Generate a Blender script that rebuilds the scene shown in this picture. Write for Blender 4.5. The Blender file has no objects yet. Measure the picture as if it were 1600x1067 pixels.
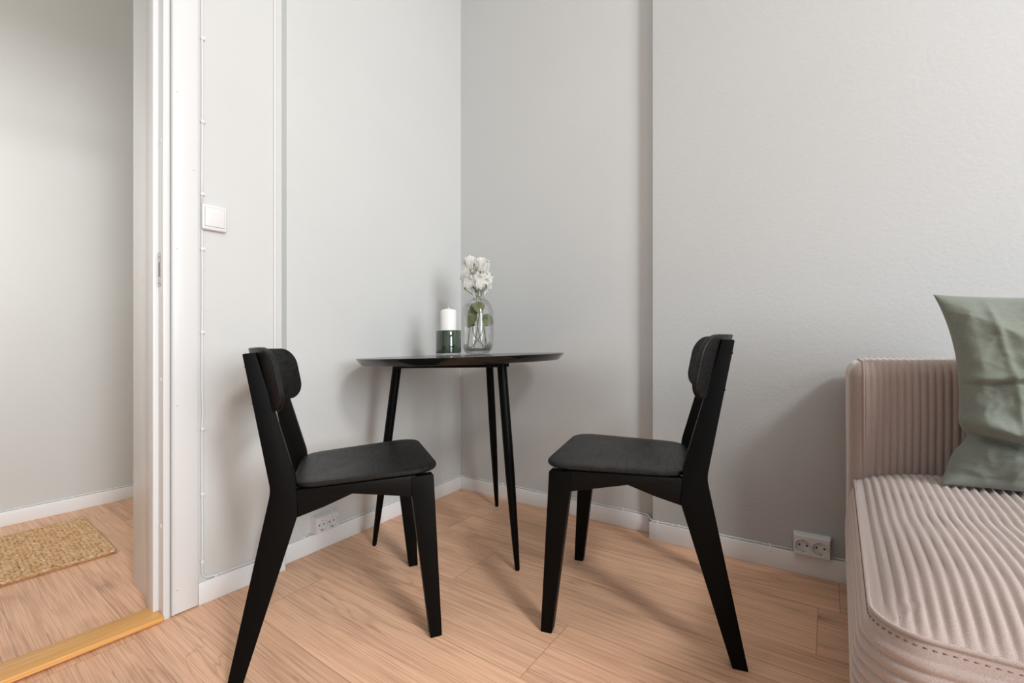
import bpy, bmesh, math, random
from mathutils import Vector, Matrix, noise as mnoise

random.seed(7)
PI = math.pi
SC = bpy.context.scene
COL = SC.collection
K = .0285                      # the old house leans: plumb lines stand 1.6 degrees off the floor's normal


# ------------------------------------------------------------------ mesh kit
class MB:
    """collects vertices and faces; build() links them as one mesh object"""
    def __init__(self):
        self.v = []; self.f = []

    def add(self, verts, faces):
        o = len(self.v)
        self.v += [Vector(p) for p in verts]
        self.f += [[i + o for i in q] for q in faces]
        return self

    def bm(self, bm):
        bm.verts.index_update()
        self.add([v.co.copy() for v in bm.verts], [[v.index for v in f.verts] for f in bm.faces])
        bm.free()
        return self

    def box(self, x0, x1, y0, y1, z0, z1, bevel=0., seg=2, M=None):
        bm = bmesh.new()
        vs = [bm.verts.new((x, y, z)) for x in (x0, x1) for y in (y0, y1) for z in (z0, z1)]
        for q in ((0, 1, 3, 2), (4, 6, 7, 5), (0, 4, 5, 1), (2, 3, 7, 6), (0, 2, 6, 4), (1, 5, 7, 3)):
            bm.faces.new([vs[i] for i in q])
        if bevel:
            bmesh.ops.bevel(bm, geom=bm.edges[:], offset=bevel, segments=seg, profile=.5, affect='EDGES')
        if M is not None:
            bm.transform(M)
        return self.bm(bm)

    def solid(self, bottom, top, bevel=0., seg=2):
        """prism-like solid between two loops with the same count"""
        n = len(bottom)
        bm = bmesh.new()
        a = [bm.verts.new(p) for p in bottom]; b = [bm.verts.new(p) for p in top]
        bm.faces.new(a[::-1]); bm.faces.new(b)
        for i in range(n):
            bm.faces.new((a[i], a[(i + 1) % n], b[(i + 1) % n], b[i]))
        bmesh.ops.recalc_face_normals(bm, faces=bm.faces[:])
        if bevel:
            es = [e for e in bm.edges if e.calc_face_angle(0) > .35]
            bmesh.ops.bevel(bm, geom=es, offset=bevel, segments=seg, profile=.5, affect='EDGES', clamp_overlap=True)
        return self.bm(bm)

    def tube(self, pts, rad, n=10, cap=True):
        pts = [Vector(p) for p in pts]
        rs = rad if isinstance(rad, (list, tuple)) else [rad] * len(pts)
        rings = []; ref = None
        for i, p in enumerate(pts):
            t = (pts[min(i + 1, len(pts) - 1)] - pts[max(i - 1, 0)]).normalized()
            if ref is None:
                ref = Vector((0, 0, 1)) if abs(t.z) < .9 else Vector((1, 0, 0))
            a = (ref - t * ref.dot(t)).normalized(); b = t.cross(a); ref = a
            rings.append([p + (a * math.cos(2 * PI * k / n) + b * math.sin(2 * PI * k / n)) * rs[i] for k in range(n)])
        return self.rings(rings, cap, True)

    def rings(self, rings, cap=True, closed=True):
        n = len(rings[0]); o = len(self.v)
        for r in rings:
            self.v += [Vector(p) for p in r]
        m = n if closed else n - 1
        for i in range(len(rings) - 1):
            for k in range(m):
                k2 = (k + 1) % n
                self.f.append([o + i * n + k, o + i * n + k2, o + (i + 1) * n + k2, o + (i + 1) * n + k])
        if cap:
            self.f.append([o + k for k in range(n)][::-1])
            self.f.append([o + (len(rings) - 1) * n + k for k in range(n)])
        return self

    def lathe(self, prof, n=40, c=(0, 0, 0), M=None):
        """prof: (r, z) from bottom to top; r = 0 ends close to a point"""
        bm = bmesh.new(); rows = []
        for r, z in prof:
            if r < 1e-6:
                rows.append([bm.verts.new((c[0], c[1], c[2] + z))])
            else:
                rows.append([bm.verts.new((c[0] + r * math.cos(2 * PI * k / n), c[1] + r * math.sin(2 * PI * k / n), c[2] + z)) for k in range(n)])
        for a, b in zip(rows, rows[1:]):
            for k in range(n):
                k2 = (k + 1) % n
                if len(a) == 1 and len(b) == 1: continue
                if len(a) == 1: bm.faces.new((a[0], b[k2], b[k]))
                elif len(b) == 1: bm.faces.new((a[k], a[k2], b[0]))
                else: bm.faces.new((a[k], a[k2], b[k2], b[k]))
        if M is not None:
            bm.transform(M)
        return self.bm(bm)

    def grid(self, fn, nu, nv):
        o = len(self.v)
        for i in range(nu + 1):
            for j in range(nv + 1):
                self.v.append(Vector(fn(i / nu, j / nv)))
        for i in range(nu):
            for j in range(nv):
                a = o + i * (nv + 1) + j
                self.f.append([a, a + nv + 1, a + nv + 2, a + 1])
        return self

    def xf(self, M):
        self.v = [M @ p for p in self.v]
        return self

    def build(self, name, mat, parent=None, smooth=True, sharp=35, lean=None, kind=None, recalc=True, label=None, weld=0.):
        if lean is not None:
            self.v = [Vector((p.x + lean[0] * p.z, p.y + lean[1] * p.z, p.z)) for p in self.v]
        me = bpy.data.meshes.new(name)
        me.from_pydata([tuple(p) for p in self.v], [], self.f)
        if recalc or weld:
            bm = bmesh.new(); bm.from_mesh(me)
            if weld: bmesh.ops.remove_doubles(bm, verts=bm.verts[:], dist=weld)
            if recalc: bmesh.ops.recalc_face_normals(bm, faces=bm.faces[:])
            bm.to_mesh(me); bm.free()
        if smooth:
            me.polygons.foreach_set('use_smooth', [True] * len(me.polygons))
            if sharp: me.set_sharp_from_angle(angle=math.radians(sharp))
        me.materials.append(mat)
        me.update()
        o = bpy.data.objects.new(name, me)
        COL.objects.link(o)
        if parent is not None: o.parent = parent
        if kind: o['kind'] = kind
        if label: o['label'] = label
        return o


def thing(name, label, cat, loc=(0, 0, 0), rz=0., group=None):
    o = bpy.data.objects.new(name, None); COL.objects.link(o)
    o.empty_display_size = .05
    o.location = loc; o.rotation_euler = (0, 0, rz)
    return tag(o, label, cat, group)


def tag(o, label, cat, group=None):
    o['label'] = label; o['category'] = cat
    if group: o['group'] = group
    return o


def local_lean(rz=0.):
    return (K * math.cos(-rz), K * math.sin(-rz))


class Frame:
    """a wall: u along it, v up, w out into the room (w = 0 is the front of its skirting board)"""
    def __init__(s, a, b):
        s.a = Vector((a[0], a[1], 0)); s.e = (Vector((b[0], b[1], 0)) - s.a).normalized()
        s.n = Vector((s.e.y, -s.e.x, 0)); s.v = Vector((K, 0, 1))

    def p(s, u, v, w=0.):
        return s.a + s.e * u + s.v * v + s.n * w

    def M(s):
        return Matrix(((s.e.x, s.n.x, s.v.x, s.a.x), (s.e.y, s.n.y, s.v.y, s.a.y), (0, 0, 1, 0), (0, 0, 0, 1)))
    # local order in M: x = u, y = w, z = v


# ------------------------------------------------------------------ materials
def lin(c):
    c = c / 255.
    return c / 12.92 if c <= .04045 else ((c + .055) / 1.055) ** 2.4


def rgb(r, g, b):
    return (lin(r), lin(g), lin(b), 1)


class NT:
    def __init__(s, name):
        s.m = bpy.data.materials.new(name); s.m.use_nodes = True
        s.t = s.m.node_tree; s.n = s.t.nodes; s.n.clear()
        s.out = s.n.new('ShaderNodeOutputMaterial')

    def new(s, t, ins=None, **kw):
        nd = s.n.new(t)
        for k, v in kw.items(): setattr(nd, k, v)
        for k, v in (ins or {}).items(): s.set(nd.inputs[k], v)
        return nd

    def set(s, sock, v):
        if isinstance(v, bpy.types.NodeSocket): s.t.links.new(v, sock)
        elif isinstance(v, bpy.types.Node): s.t.links.new(v.outputs[0], sock)
        else: sock.default_value = v

    def math(s, op, a, b=0., c=0., clamp=False):
        nd = s.n.new('ShaderNodeMath'); nd.operation = op; nd.use_clamp = clamp
        for i, v in enumerate((a, b, c)): s.set(nd.inputs[i], v)
        return nd.outputs[0]

    def mix(s, f, a, b, mode='MIX'):
        nd = s.n.new('ShaderNodeMix'); nd.data_type = 'RGBA'; nd.blend_type = mode
        s.set(nd.inputs[0], f); s.set(nd.inputs[6], a); s.set(nd.inputs[7], b)
        return nd.outputs[2]

    def ramp(s, f, stops):
        nd = s.n.new('ShaderNodeValToRGB'); cr = nd.color_ramp
        while len(cr.elements) < len(stops): cr.elements.new(.5)
        for e, (p, c) in zip(cr.elements, stops):
            e.position = p; e.color = c if isinstance(c, tuple) else (c, c, c, 1)
        s.set(nd.inputs[0], f)
        return nd.outputs[0]

    def noise(s, vec, scale, detail=3., rough=.5, dist=0.):
        nd = s.new('ShaderNodeTexNoise', {'Scale': scale, 'Detail': detail, 'Roughness': rough, 'Distortion': dist})
        if vec is not None: s.set(nd.inputs['Vector'], vec)
        return nd.outputs[0]

    def obj(s):
        return s.new('ShaderNodeTexCoord').outputs['Object']

    def mapping(s, vec, scale=(1, 1, 1), rot=(0, 0, 0), loc=(0, 0, 0)):
        nd = s.new('ShaderNodeMapping', {'Vector': vec})
        nd.inputs['Scale'].default_value = scale; nd.inputs['Rotation'].default_value = rot; nd.inputs['Location'].default_value = loc
        return nd.outputs[0]

    def bump(s, h, strength, dist=.01):
        return s.new('ShaderNodeBump', {'Height': h, 'Strength': strength, 'Distance': dist}).outputs[0]

    def principled(s, col, rough, normal=None, **kw):
        nd = s.new('ShaderNodeBsdfPrincipled')
        s.set(nd.inputs['Base Color'], col); s.set(nd.inputs['Roughness'], rough)
        if normal is not None: s.set(nd.inputs['Normal'], normal)
        for k, v in kw.items(): s.set(nd.inputs[k.replace('_', ' ')], v)
        s.t.links.new(nd.outputs[0], s.out.inputs[0])
        return s.m


def mat_paint(name, col, rough=.6, grain=170., strength=.25, dist=.0012):
    t = NT(name); o = t.obj()
    h = t.noise(o, grain, 3, .55)
    big = t.noise(o, 2.2, 2)
    c = t.mix(t.ramp(big, [(.3, 0.), (.7, 1.)]), col, tuple(x * .975 for x in col[:3]) + (1,))
    return t.principled(c, rough, t.bump(h, strength, dist))


def mat_plain(name, col, rough=.45, spec=.5, **kw):
    t = NT(name); o = t.obj()
    h = t.noise(o, 260., 2)
    return t.principled(col, rough, t.bump(h, .06, .0006), Specular_IOR_Level=spec, **kw)


def mat_black_wood(name, axis, base=.0055, spec=.34, relief=.5, lines=.7, rough=.36):
    """black stained ash: grain runs along the given axis ('x', 'y' or 'z')"""
    t = NT(name); o = t.obj()
    st = {'x': (.09, 1, 1), 'y': (1, .09, 1), 'z': (1, 1, .09)}[axis]
    sl = {'x': (.16, 1, 1), 'y': (1, .16, 1), 'z': (1, 1, .12)}[axis]
    f = t.noise(t.mapping(o, st), 260., 4, .62)
    n = t.noise(t.mapping(o, sl), 10., 2, .45)
    rings = t.math('FRACT', t.math('MULTIPLY', n, 15.))
    line = t.ramp(rings, [(0., 0.), (.12, .9), (.55, 1.), (.93, .8), (1., 0.)])
    line = t.math('MULTIPLY_ADD', t.math('SUBTRACT', line, 1.), lines, 1.)
    h = t.math('ADD', t.math('MULTIPLY', line, .6), t.math('MULTIPLY', f, .55))
    c = t.mix(line, (base * .2, base * .2, base * .2, 1), (base * 1.6, base * 1.58, base * 1.52, 1))
    c = t.mix(t.math('MULTIPLY', f, .5), c, (base * 2.2, base * 2.2, base * 2.1, 1))
    return t.principled(c, t.math('MULTIPLY_ADD', f, .14, rough), t.bump(h, relief, .0011), Specular_IOR_Level=t.math('MULTIPLY', spec, t.math('MULTIPLY_ADD', line, .55, .45)))


def mat_floor():
    t = NT('oak_laminate'); o = t.obj()
    sp = t.new('ShaderNodeSeparateXYZ', {0: o})
    p, q = sp.outputs[0], sp.outputs[1]
    W, L = .23, 1.30
    qs = t.math('DIVIDE', t.math('SUBTRACT', q, .36), W)
    row = t.math('FLOOR', qs); fq = t.math('FRACT', qs)
    wn = t.new('ShaderNodeTexWhiteNoise', {'W': row}, noise_dimensions='1D').outputs[0]
    ps = t.math('ADD', t.math('DIVIDE', p, L), t.math('MULTIPLY', wn, 7.3))
    col = t.math('FLOOR', ps); fp = t.math('FRACT', ps)
    idv = t.new('ShaderNodeCombineXYZ', {0: row, 1: col})
    wid = t.new('ShaderNodeTexWhiteNoise', {'Vector': idv}, noise_dimensions='2D')
    rnd = wid.outputs[0]
    off = t.math('MULTIPLY', rnd, 37.)
    v1 = t.new('ShaderNodeCombineXYZ', {0: t.math('ADD', p, off), 1: q, 2: off}).outputs[0]
    # cathedral rings
    n = t.noise(t.mapping(v1, (.62, 5.2, 1)), 1.0, 2., .42, .15)
    rg = t.math('FRACT', t.math('MULTIPLY', n, 17.))
    ring = t.ramp(rg, [(0., 0.), (.10, .55), (.30, .95), (.72, 1.), (.93, .35), (1., 0.)])
    # pores, brushed streaks and knots
    fine = t.noise(t.mapping(v1, (4., 260., 1)), 1., 3, .6)
    hair = t.noise(t.mapping(v1, (1.4, 90., 1)), 1., 4, .65)
    mid = t.noise(t.mapping(v1, (.8, 20., 1)), 1., 4, .6)
    blot = t.noise(t.mapping(v1, (1.1, 3.6, 1)), 1.6, 3, .55, .6)
    warp = t.noise(t.mapping(v1, (5., 14., 1)), 1., 3, .6)
    vor = t.new('ShaderNodeTexVoronoi', {'Vector': t.mapping(v1, (1.35, 3.2, 1)), 'Scale': 2.0, 'Randomness': 1.}).outputs['Distance']
    knot = t.ramp(t.math('ADD', vor, t.math('MULTIPLY', t.math('SUBTRACT', warp, .5), .16)), [(.03, 1.), (.08, .45), (.20, 0.)])
    A, B, D = rgb(250, 200, 163), rgb(234, 184, 149), rgb(126, 88, 68)
    c = t.mix(t.ramp(mid, [(.3, 0.), (.72, 1.)]), A, B)
    c = t.mix(t.math('MULTIPLY', t.ramp(blot, [(.45, 0.), (.75, 1.)]), .45), c, rgb(190, 142, 114))
    c = t.mix(t.math('MULTIPLY', t.math('SUBTRACT', 1., ring), t.math('MULTIPLY_ADD', t.ramp(blot, [(.4, 0.), (.7, 1.)]), .30, .06)), c, rgb(160, 114, 88))
    crack = t.noise(t.mapping(v1, (.9, 13., 1)), 1., 2.5, .5, 1.1)
    c = t.mix(t.math('MULTIPLY', t.ramp(t.math('ABSOLUTE', t.math('SUBTRACT', crack, .60)), [(.001, 1.), (.012, 0.)]), .30), c, D)
    c = t.mix(t.math('MULTIPLY', knot, .60), c, D)
    c = t.mix(t.math('MULTIPLY', t.ramp(hair, [(.30, 1.), (.50, 0.)]), .17), c, rgb(150, 106, 82))
    c = t.mix(t.math('MULTIPLY', t.ramp(fine, [(.48, 0.), (.62, 1.)]), .36), c, rgb(255, 222, 190))
    c = t.mix(t.math('MULTIPLY', t.ramp(fine, [(.36, 1.), (.48, 0.)]), .26), c, rgb(150, 106, 82))
    hs = t.new('ShaderNodeHueSaturation', {'Hue': .5, 'Saturation': 1., 'Value': t.math('MULTIPLY_ADD', rnd, .13, .935), 'Color': c})
    c = hs.outputs[0]
    eq = t.math('MINIMUM', fq, t.math('SUBTRACT', 1., fq)); ep = t.math('MINIMUM', fp, t.math('SUBTRACT', 1., fp))
    seam = t.math('MINIMUM', t.math('MULTIPLY', eq, W), t.math('MULTIPLY', ep, L))
    sm = t.ramp(t.math('MULTIPLY', seam, 100.), [(.05, 1.), (.17, 0.)])
    c = t.mix(t.math('MULTIPLY', sm, .5), c, rgb(139, 98, 75))
    h = t.math('SUBTRACT', t.math('MULTIPLY', fine, .25), sm)
    return t.principled(c, t.math('MULTIPLY_ADD', fine, .16, .40), t.bump(h, .25, .0008), Specular_IOR_Level=.4)


def mat_threshold():
    t = NT('varnished_oak'); o = t.obj()
    f = t.noise(t.mapping(o, (4., 220., 220.)), 1., 3, .6)
    c = t.mix(t.ramp(f, [(.3, 0.), (.7, 1.)]), rgb(246, 190, 118), rgb(222, 160, 86))
    return t.principled(c, .33, t.bump(f, .12, .0006))


def mat_fabric(name, c0, c1, scale=900., rough=.95, sheen=.35):
    t = NT(name); o = t.obj()
    f = t.noise(o, scale, 3, .7); g = t.noise(o, 14., 3, .55)
    c = t.mix(t.ramp(f, [(.3, 0.), (.7, 1.)]), c0, c1)
    c = t.mix(t.math('MULTIPLY', g, .22), c, tuple(x * .75 for x in c0[:3]) + (1,))
    return t.principled(c, rough, t.bump(f, .35, .0012), Sheen_Weight=sheen, Sheen_Roughness=.35, Sheen_Tint=(1., .95, .92, 1), Specular_IOR_Level=.15)


def mat_linen():
    t = NT('sage_linen'); o = t.obj()
    a = t.noise(t.mapping(o, (1, 1, .06)), 1500., 2); b = t.noise(t.mapping(o, (.06, .06, 1)), 1500., 2)
    w = t.math('MULTIPLY', t.math('ADD', a, b), .5)
    g = t.noise(o, 9., 3)
    c = t.mix(t.ramp(w, [(.35, 0.), (.65, 1.)]), rgb(110, 116, 105), rgb(134, 139, 128))
    c = t.mix(t.math('MULTIPLY', g, .25), c, rgb(104, 111, 101))
    return t.principled(c, .75, t.bump(w, .3, .0008), Sheen_Weight=.25, Specular_IOR_Level=.25)


def mat_jute():
    t = NT('jute'); o = t.obj()
    f = t.noise(t.mapping(o, (1, 1, 1)), 420., 4, .7); g = t.noise(o, 75., 3, .6)
    c = t.mix(t.ramp(f, [(.3, 0.), (.7, 1.)]), rgb(176, 118, 66), rgb(250, 202, 150))
    c = t.mix(t.ramp(g, [(.38, 0.), (.66, .75)]), c, rgb(244, 218, 180))
    c = t.mix(t.ramp(g, [(.28, .55), (.42, 0.)]), c, rgb(112, 74, 40))
    return t.principled(c, .95, t.bump(f, .8, .003), Specular_IOR_Level=.1)


def mat_thin_glass(name, tint, edge, gloss_rough=.02, bump=None):
    """blown glass wall: clear when looked through, mirror-like and denser at grazing angles"""
    t = NT(name); o = t.obj()
    nrm = None
    if bump:
        v = t.new('ShaderNodeTexVoronoi', {'Vector': o, 'Scale': bump[0]}, feature='DISTANCE_TO_EDGE').outputs[0]
        nrm = t.bump(t.math('ADD', v, t.math('MULTIPLY', t.noise(o, bump[0] * .6, 2), .3)), bump[1], .004)
    lw = t.new('ShaderNodeLayerWeight', {'Blend': .35})
    fac = t.ramp(lw.outputs['Facing'], [(0., 0.), (.55, .12), (1., 1.)])
    tr = t.new('ShaderNodeBsdfTransparent', {'Color': t.mix(fac, tint, edge)})
    gl = t.new('ShaderNodeBsdfGlossy', {'Color': (1, 1, 1, 1), 'Roughness': gloss_rough})
    fr = t.new('ShaderNodeFresnel', {'IOR': 1.45})
    if nrm is not None:
        t.set(gl.inputs['Normal'], nrm); t.set(fr.inputs['Normal'], nrm)
    mx = t.new('ShaderNodeMixShader', {0: t.math('MULTIPLY', fr.outputs[0], .6), 1: tr.outputs[0], 2: gl.outputs[0]})
    t.t.links.new(mx.outputs[0], t.out.inputs[0])
    return t.m


def mat_petal():
    t = NT('white_petal'); o = t.obj()
    g = t.noise(o, 60., 3)
    c = t.mix(g, rgb(255, 255, 253), rgb(251, 249, 243))
    d = t.new('ShaderNodeBsdfDiffuse', {'Color': c}); l = t.new('ShaderNodeBsdfTranslucent', {'Color': c})
    mx = t.new('ShaderNodeMixShader', {0: .45, 1: d.outputs[0], 2: l.outputs[0]})
    t.t.links.new(mx.outputs[0], t.out.inputs[0])
    return t.m


def mat_leaf():
    t = NT('green_leaf'); o = t.obj()
    g = t.noise(o, 45., 3)
    c = t.mix(t.ramp(g, [(.35, 0.), (.7, 1.)]), rgb(66, 80, 40), rgb(116, 120, 66))
    return t.principled(c, .5, t.bump(g, .2, .002))


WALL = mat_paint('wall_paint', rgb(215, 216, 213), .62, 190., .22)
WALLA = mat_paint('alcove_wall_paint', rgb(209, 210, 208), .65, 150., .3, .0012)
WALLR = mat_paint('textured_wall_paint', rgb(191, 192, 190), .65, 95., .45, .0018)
WALLF = mat_paint('bounce_cut_grey', rgb(150, 154, 158), .6)  # unseen front wall: grey picked to cut the light it bounces back
CEIL = mat_paint('ceiling_paint', rgb(240, 240, 238), .7)
TRIM = mat_plain('white_gloss_paint', rgb(229, 230, 229), .34)
SKIRT = mat_plain('white_skirting_paint', rgb(243, 244, 244), .35)
CABLE = mat_plain('painted_cable', rgb(232, 231, 228), .45)
PLASTIC = mat_plain('white_plastic', rgb(232, 232, 231), .30)
HOLE_SHADE = mat_plain('hole_shade', rgb(38, 36, 34), .6)
METAL = mat_plain('brushed_steel', rgb(186, 184, 178), .35, Metallic=.85)
FLOOR = mat_floor()
OAK = mat_threshold()
WT = mat_black_wood('black_ash_tabletop', 'x', .0045, .6, .08, .4, .10)
WX = mat_black_wood('black_ash_along', 'x', .0016, .14, .2, .3); WY = mat_black_wood('black_ash_across', 'y'); WZ = mat_black_wood('black_ash_upright', 'z', .0010, .10, .12, .2)
CORD = mat_fabric('dusty_rose_corduroy', rgb(160, 142, 134), rgb(196, 178, 170), sheen=1.)
CORDB = CORD
LINEN = mat_linen()
THREAD = mat_plain('seam_thread', rgb(120, 98, 88), .9)
JUTE = mat_jute()
WAX = mat_plain('white_wax', rgb(246, 245, 240), .45, Subsurface_Weight=.2, Subsurface_Radius=(.01, .008, .006))
WICK = mat_plain('cotton_wick', rgb(236, 232, 222), .9)
HOLDER = NT('dark_green_glass'); HOLDER = HOLDER.principled(
    HOLDER.mix(HOLDER.ramp(HOLDER.noise(HOLDER.mapping(HOLDER.obj(), (1, 1, .15)), 34., 3), [(.35, 0.), (.7, 1.)]), rgb(30, 42, 36), rgb(58, 76, 54)),
    .06, None, Specular_IOR_Level=.6, Coat_Weight=1., Coat_Roughness=.03)
CLEAR = mat_thin_glass('clear_glass', (.992, .99, .994, 1), (.965, .962, .968, 1), .02, (26., .35))
CRACKLE = mat_thin_glass('crackled_glass', (.97, .965, .972, 1), (.88, .875, .885, 1), .05, (150., 1.))
PANE = mat_thin_glass('window_glass', (.97, .98, .98, 1), (.9, .92, .92, 1))
PETAL = mat_petal(); LEAF = mat_leaf()
STEM = mat_plain('green_stem', rgb(92, 116, 62), .5)
SEPAL = mat_plain('green_sepal', rgb(98, 112, 58), .55)

# ------------------------------------------------------------------ setting
pl = Frame((-.983, 1.343), (-.824, 1.554))      # left wall beside the doorway
rl = Frame((-.842, 1.598), (-.301, 2.404))      # its recessed stretch behind the table
rr = Frame((-.301, 2.404), (.534, 1.77))        # back wall, recessed stretch
pr = Frame((.517, 1.715), (1.01, 1.364))        # back wall, proud stretch behind the sofa
HC = 2.85; BB = .068; WS = -.012                 # ceiling height, skirting height, wall surface


def struct(o):
    o['kind'] = 'structure'; return o


def meet(p, d, q, e):
    k = ((q.x - p.x) * e.y - (q.y - p.y) * e.x) / (d.x * e.y - d.y * e.x)
    return p + d * k


def wall_poly(name, plan, mat, z0=0., z1=HC):
    """solid wall from a closed plan polygon, leaning like the rest of the house"""
    m = MB(); m.solid([Vector((p[0] + K * z0, p[1], z0)) for p in plan], [Vector((p[0] + K * z1, p[1], z1)) for p in plan])
    return m, name, mat


def P2(f, u, w):
    q = f.p(u, 0, w); return (q.x, q.y)


plank = math.atan2(-.586, .8103)                 # planks run along the back wall
cx, cy = -.4, .9
ca, sa = math.cos(plank), math.sin(plank)
m = MB()
mk = lambda p, q, z: Vector((p, q, z))
m.box(-4.6, 4.4, -3.2, 4.6, -.06, 0.)
fl = m.build('floor', FLOOR, smooth=False); fl.rotation_euler = (0, 0, plank); struct(fl)
m = MB(); m.box(-4.6, 4.4, -3.2, 4.6, HC, HC + .08)
ce = m.build('ceiling', CEIL, smooth=False); ce.rotation_euler = (0, 0, plank); struct(ce)

corner = meet(rl.p(0, 0, WS), rl.e, rr.p(0, 0, WS), rr.e)
step_u = 1.0441
nb = pr.n
endR = pr.p(3.2, 0, WS)
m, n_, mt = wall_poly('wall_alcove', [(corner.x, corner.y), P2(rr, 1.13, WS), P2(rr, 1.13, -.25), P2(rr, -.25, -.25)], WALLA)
struct(m.build(n_, mt, smooth=False))
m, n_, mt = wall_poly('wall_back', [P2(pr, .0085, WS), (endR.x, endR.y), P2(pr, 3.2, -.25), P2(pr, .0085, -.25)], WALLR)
struct(m.build(n_, mt, smooth=False))
# left wall: pier between the doorway and the corner, header over the door, far pier
DO, DW, DH = -.078, -.95, 2.06                   # doorway edges along the wall, head height
pier = [P2(pl, DO, WS), P2(pl, .2554, WS), P2(rl, .005, WS), (corner.x, corner.y), P2(rl, 1.05, -.33), P2(rl, .0, -.33), P2(pl, DO, -.342)]
m, n_, mt = wall_poly('wall_left', pier, WALL)
head = [P2(pl, DW, WS), P2(pl, DO, WS), P2(pl, DO, -.342), P2(pl, DW, -.342)]
m2, _, _ = wall_poly('x', head, WALL, DH, HC); m.add(m2.v, m2.f)
far = [P2(pl, -2.3, WS), P2(pl, DW, WS), P2(pl, DW, -.342), P2(pl, -2.3, -.342)]
m2, _, _ = wall_poly('x', far, WALL); m.add(m2.v, m2.f)
struct(m.build(n_, mt, smooth=False))
# hall wall across the passage and the hall's two ends
m, n_, mt = wall_poly('wall_hall', [P2(pl, -2.3, -1.552), P2(pl, 1.9, -1.552), P2(pl, 1.9, -1.7), P2(pl, -2.3, -1.7)], WALL)
struct(m.build(n_, mt, smooth=False))
m, n_, mt = wall_poly('wall_hall_end', [P2(pl, 1.6, -1.552), P2(pl, 1.6, -.30), P2(pl, 1.75, -.30), P2(pl, 1.75, -1.552)], WALL)
struct(m.build(n_, mt, smooth=False))
# window wall opposite the left wall, with a real opening
QW = 4.35
wwin = MB()
WU0, WU1, WZ0, WZ1 = -1.25, -.15, .60, 2.30
for u0, u1, z0, z1 in ((-2.3, WU0, 0, HC), (WU1, 1.75, 0, HC), (WU0, WU1, 0, WZ0), (WU0, WU1, WZ1, HC)):
    wwin.box(u0, u1, QW, QW + .25, z0, z1)
wwin.xf(pl.M()); struct(wwin.build('wall_right', WALL, smooth=False))
m = MB(); m.box(-2.3, -2.15, -1.7, QW + .25, 0, HC).xf(pl.M()); struct(m.build('wall_front', WALLF, smooth=False))
# window: frame, mullion, sash panes
m = MB()
for u0, u1, z0, z1 in ((WU0, WU0 + .07, WZ0, WZ1), (WU1 - .07, WU1, WZ0, WZ1), (WU0 + .07, WU1 - .07, WZ0, WZ0 + .07), (WU0 + .07, WU1 - .07, WZ1 - .07, WZ1), ((WU0 + WU1) / 2 - .04, (WU0 + WU1) / 2 + .04, WZ0 + .07, WZ1 - .07)):
    m.box(u0, u1, QW + .10, QW + .17, z0, z1, .006)
win = struct(m.xf(pl.M()).build('window_1', TRIM))
for u0, u1 in ((WU0 + .07, (WU0 + WU1) / 2 - .04), ((WU0 + WU1) / 2 + .04, WU1 - .07)):
    m = MB(); m.box(u0, u1, QW + .13, QW + .137, WZ0 + .07, WZ1 - .07).xf(pl.M()).build('window_pane', PANE, win, smooth=False)

# skirting boards
def skirting(name, plan, h=BB):
    m = MB(); m.solid([Vector((p[0], p[1], 0)) for p in plan], [Vector((p[0] + K * h, p[1], h)) for p in plan], .0025, 2)
    return m


m = skirting('b', [P2(pl, .001, 0), P2(pl, .264, 0), P2(pl, .264, WS), P2(pl, .001, WS)])
cf = meet(rl.p(0, 0, 0), rl.e, rr.p(0, 0, 0), rr.e)
m2 = skirting('b', [P2(rl, -.004, 0), (cf.x, cf.y), (corner.x, corner.y), P2(rl, -.004, WS)]); m.add(m2.v, m2.f)
struct(m.build('baseboard_left', SKIRT))
m = skirting('b', [(cf.x, cf.y), P2(rr, 1.046, 0), P2(rr, 1.046, WS), (corner.x, corner.y)])
m2 = skirting('b', [P2(pr, -.003, 0), P2(pr, 3.1, 0), P2(pr, 3.1, WS), P2(pr, .0095, WS), P2(pr, .0095, -.055), P2(pr, -.003, -.055)]); m.add(m2.v, m2.f)
struct(m.build('baseboard_back', SKIRT))
m = skirting('b', [P2(pl, -2.1, -1.54), P2(pl, 1.55, -1.54), P2(pl, 1.55, -1.552), P2(pl, -2.1, -1.552)])
struct(m.build('baseboard_hall', SKIRT))

def nails(f, spots, parent):
    for u, v, w in spots:
        q = MB(); q.lathe([(0, -.001), (.0013, -.001), (.0013, .0002), (0, .0003)], 8, M=Matrix.Translation((u, w, v)) @ Matrix.Rotation(-PI / 2, 4, 'X'))
        q.xf(f.M()).build('nail_head', NAIL, parent)


NAIL = mat_plain('dull_nail', rgb(120, 116, 110), .5)
bl, bk_ = bpy.data.objects['baseboard_left'], bpy.data.objects['baseboard_back']
nails(rl, [(.20, .047, 0), (.245, .045, 0), (.63, .045, 0)], bl)
nails(rr, [(.36, .038, 0), (.86, .037, 0)], bk_)
nails(pr, [(.41, .055, 0)], bk_)

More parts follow.
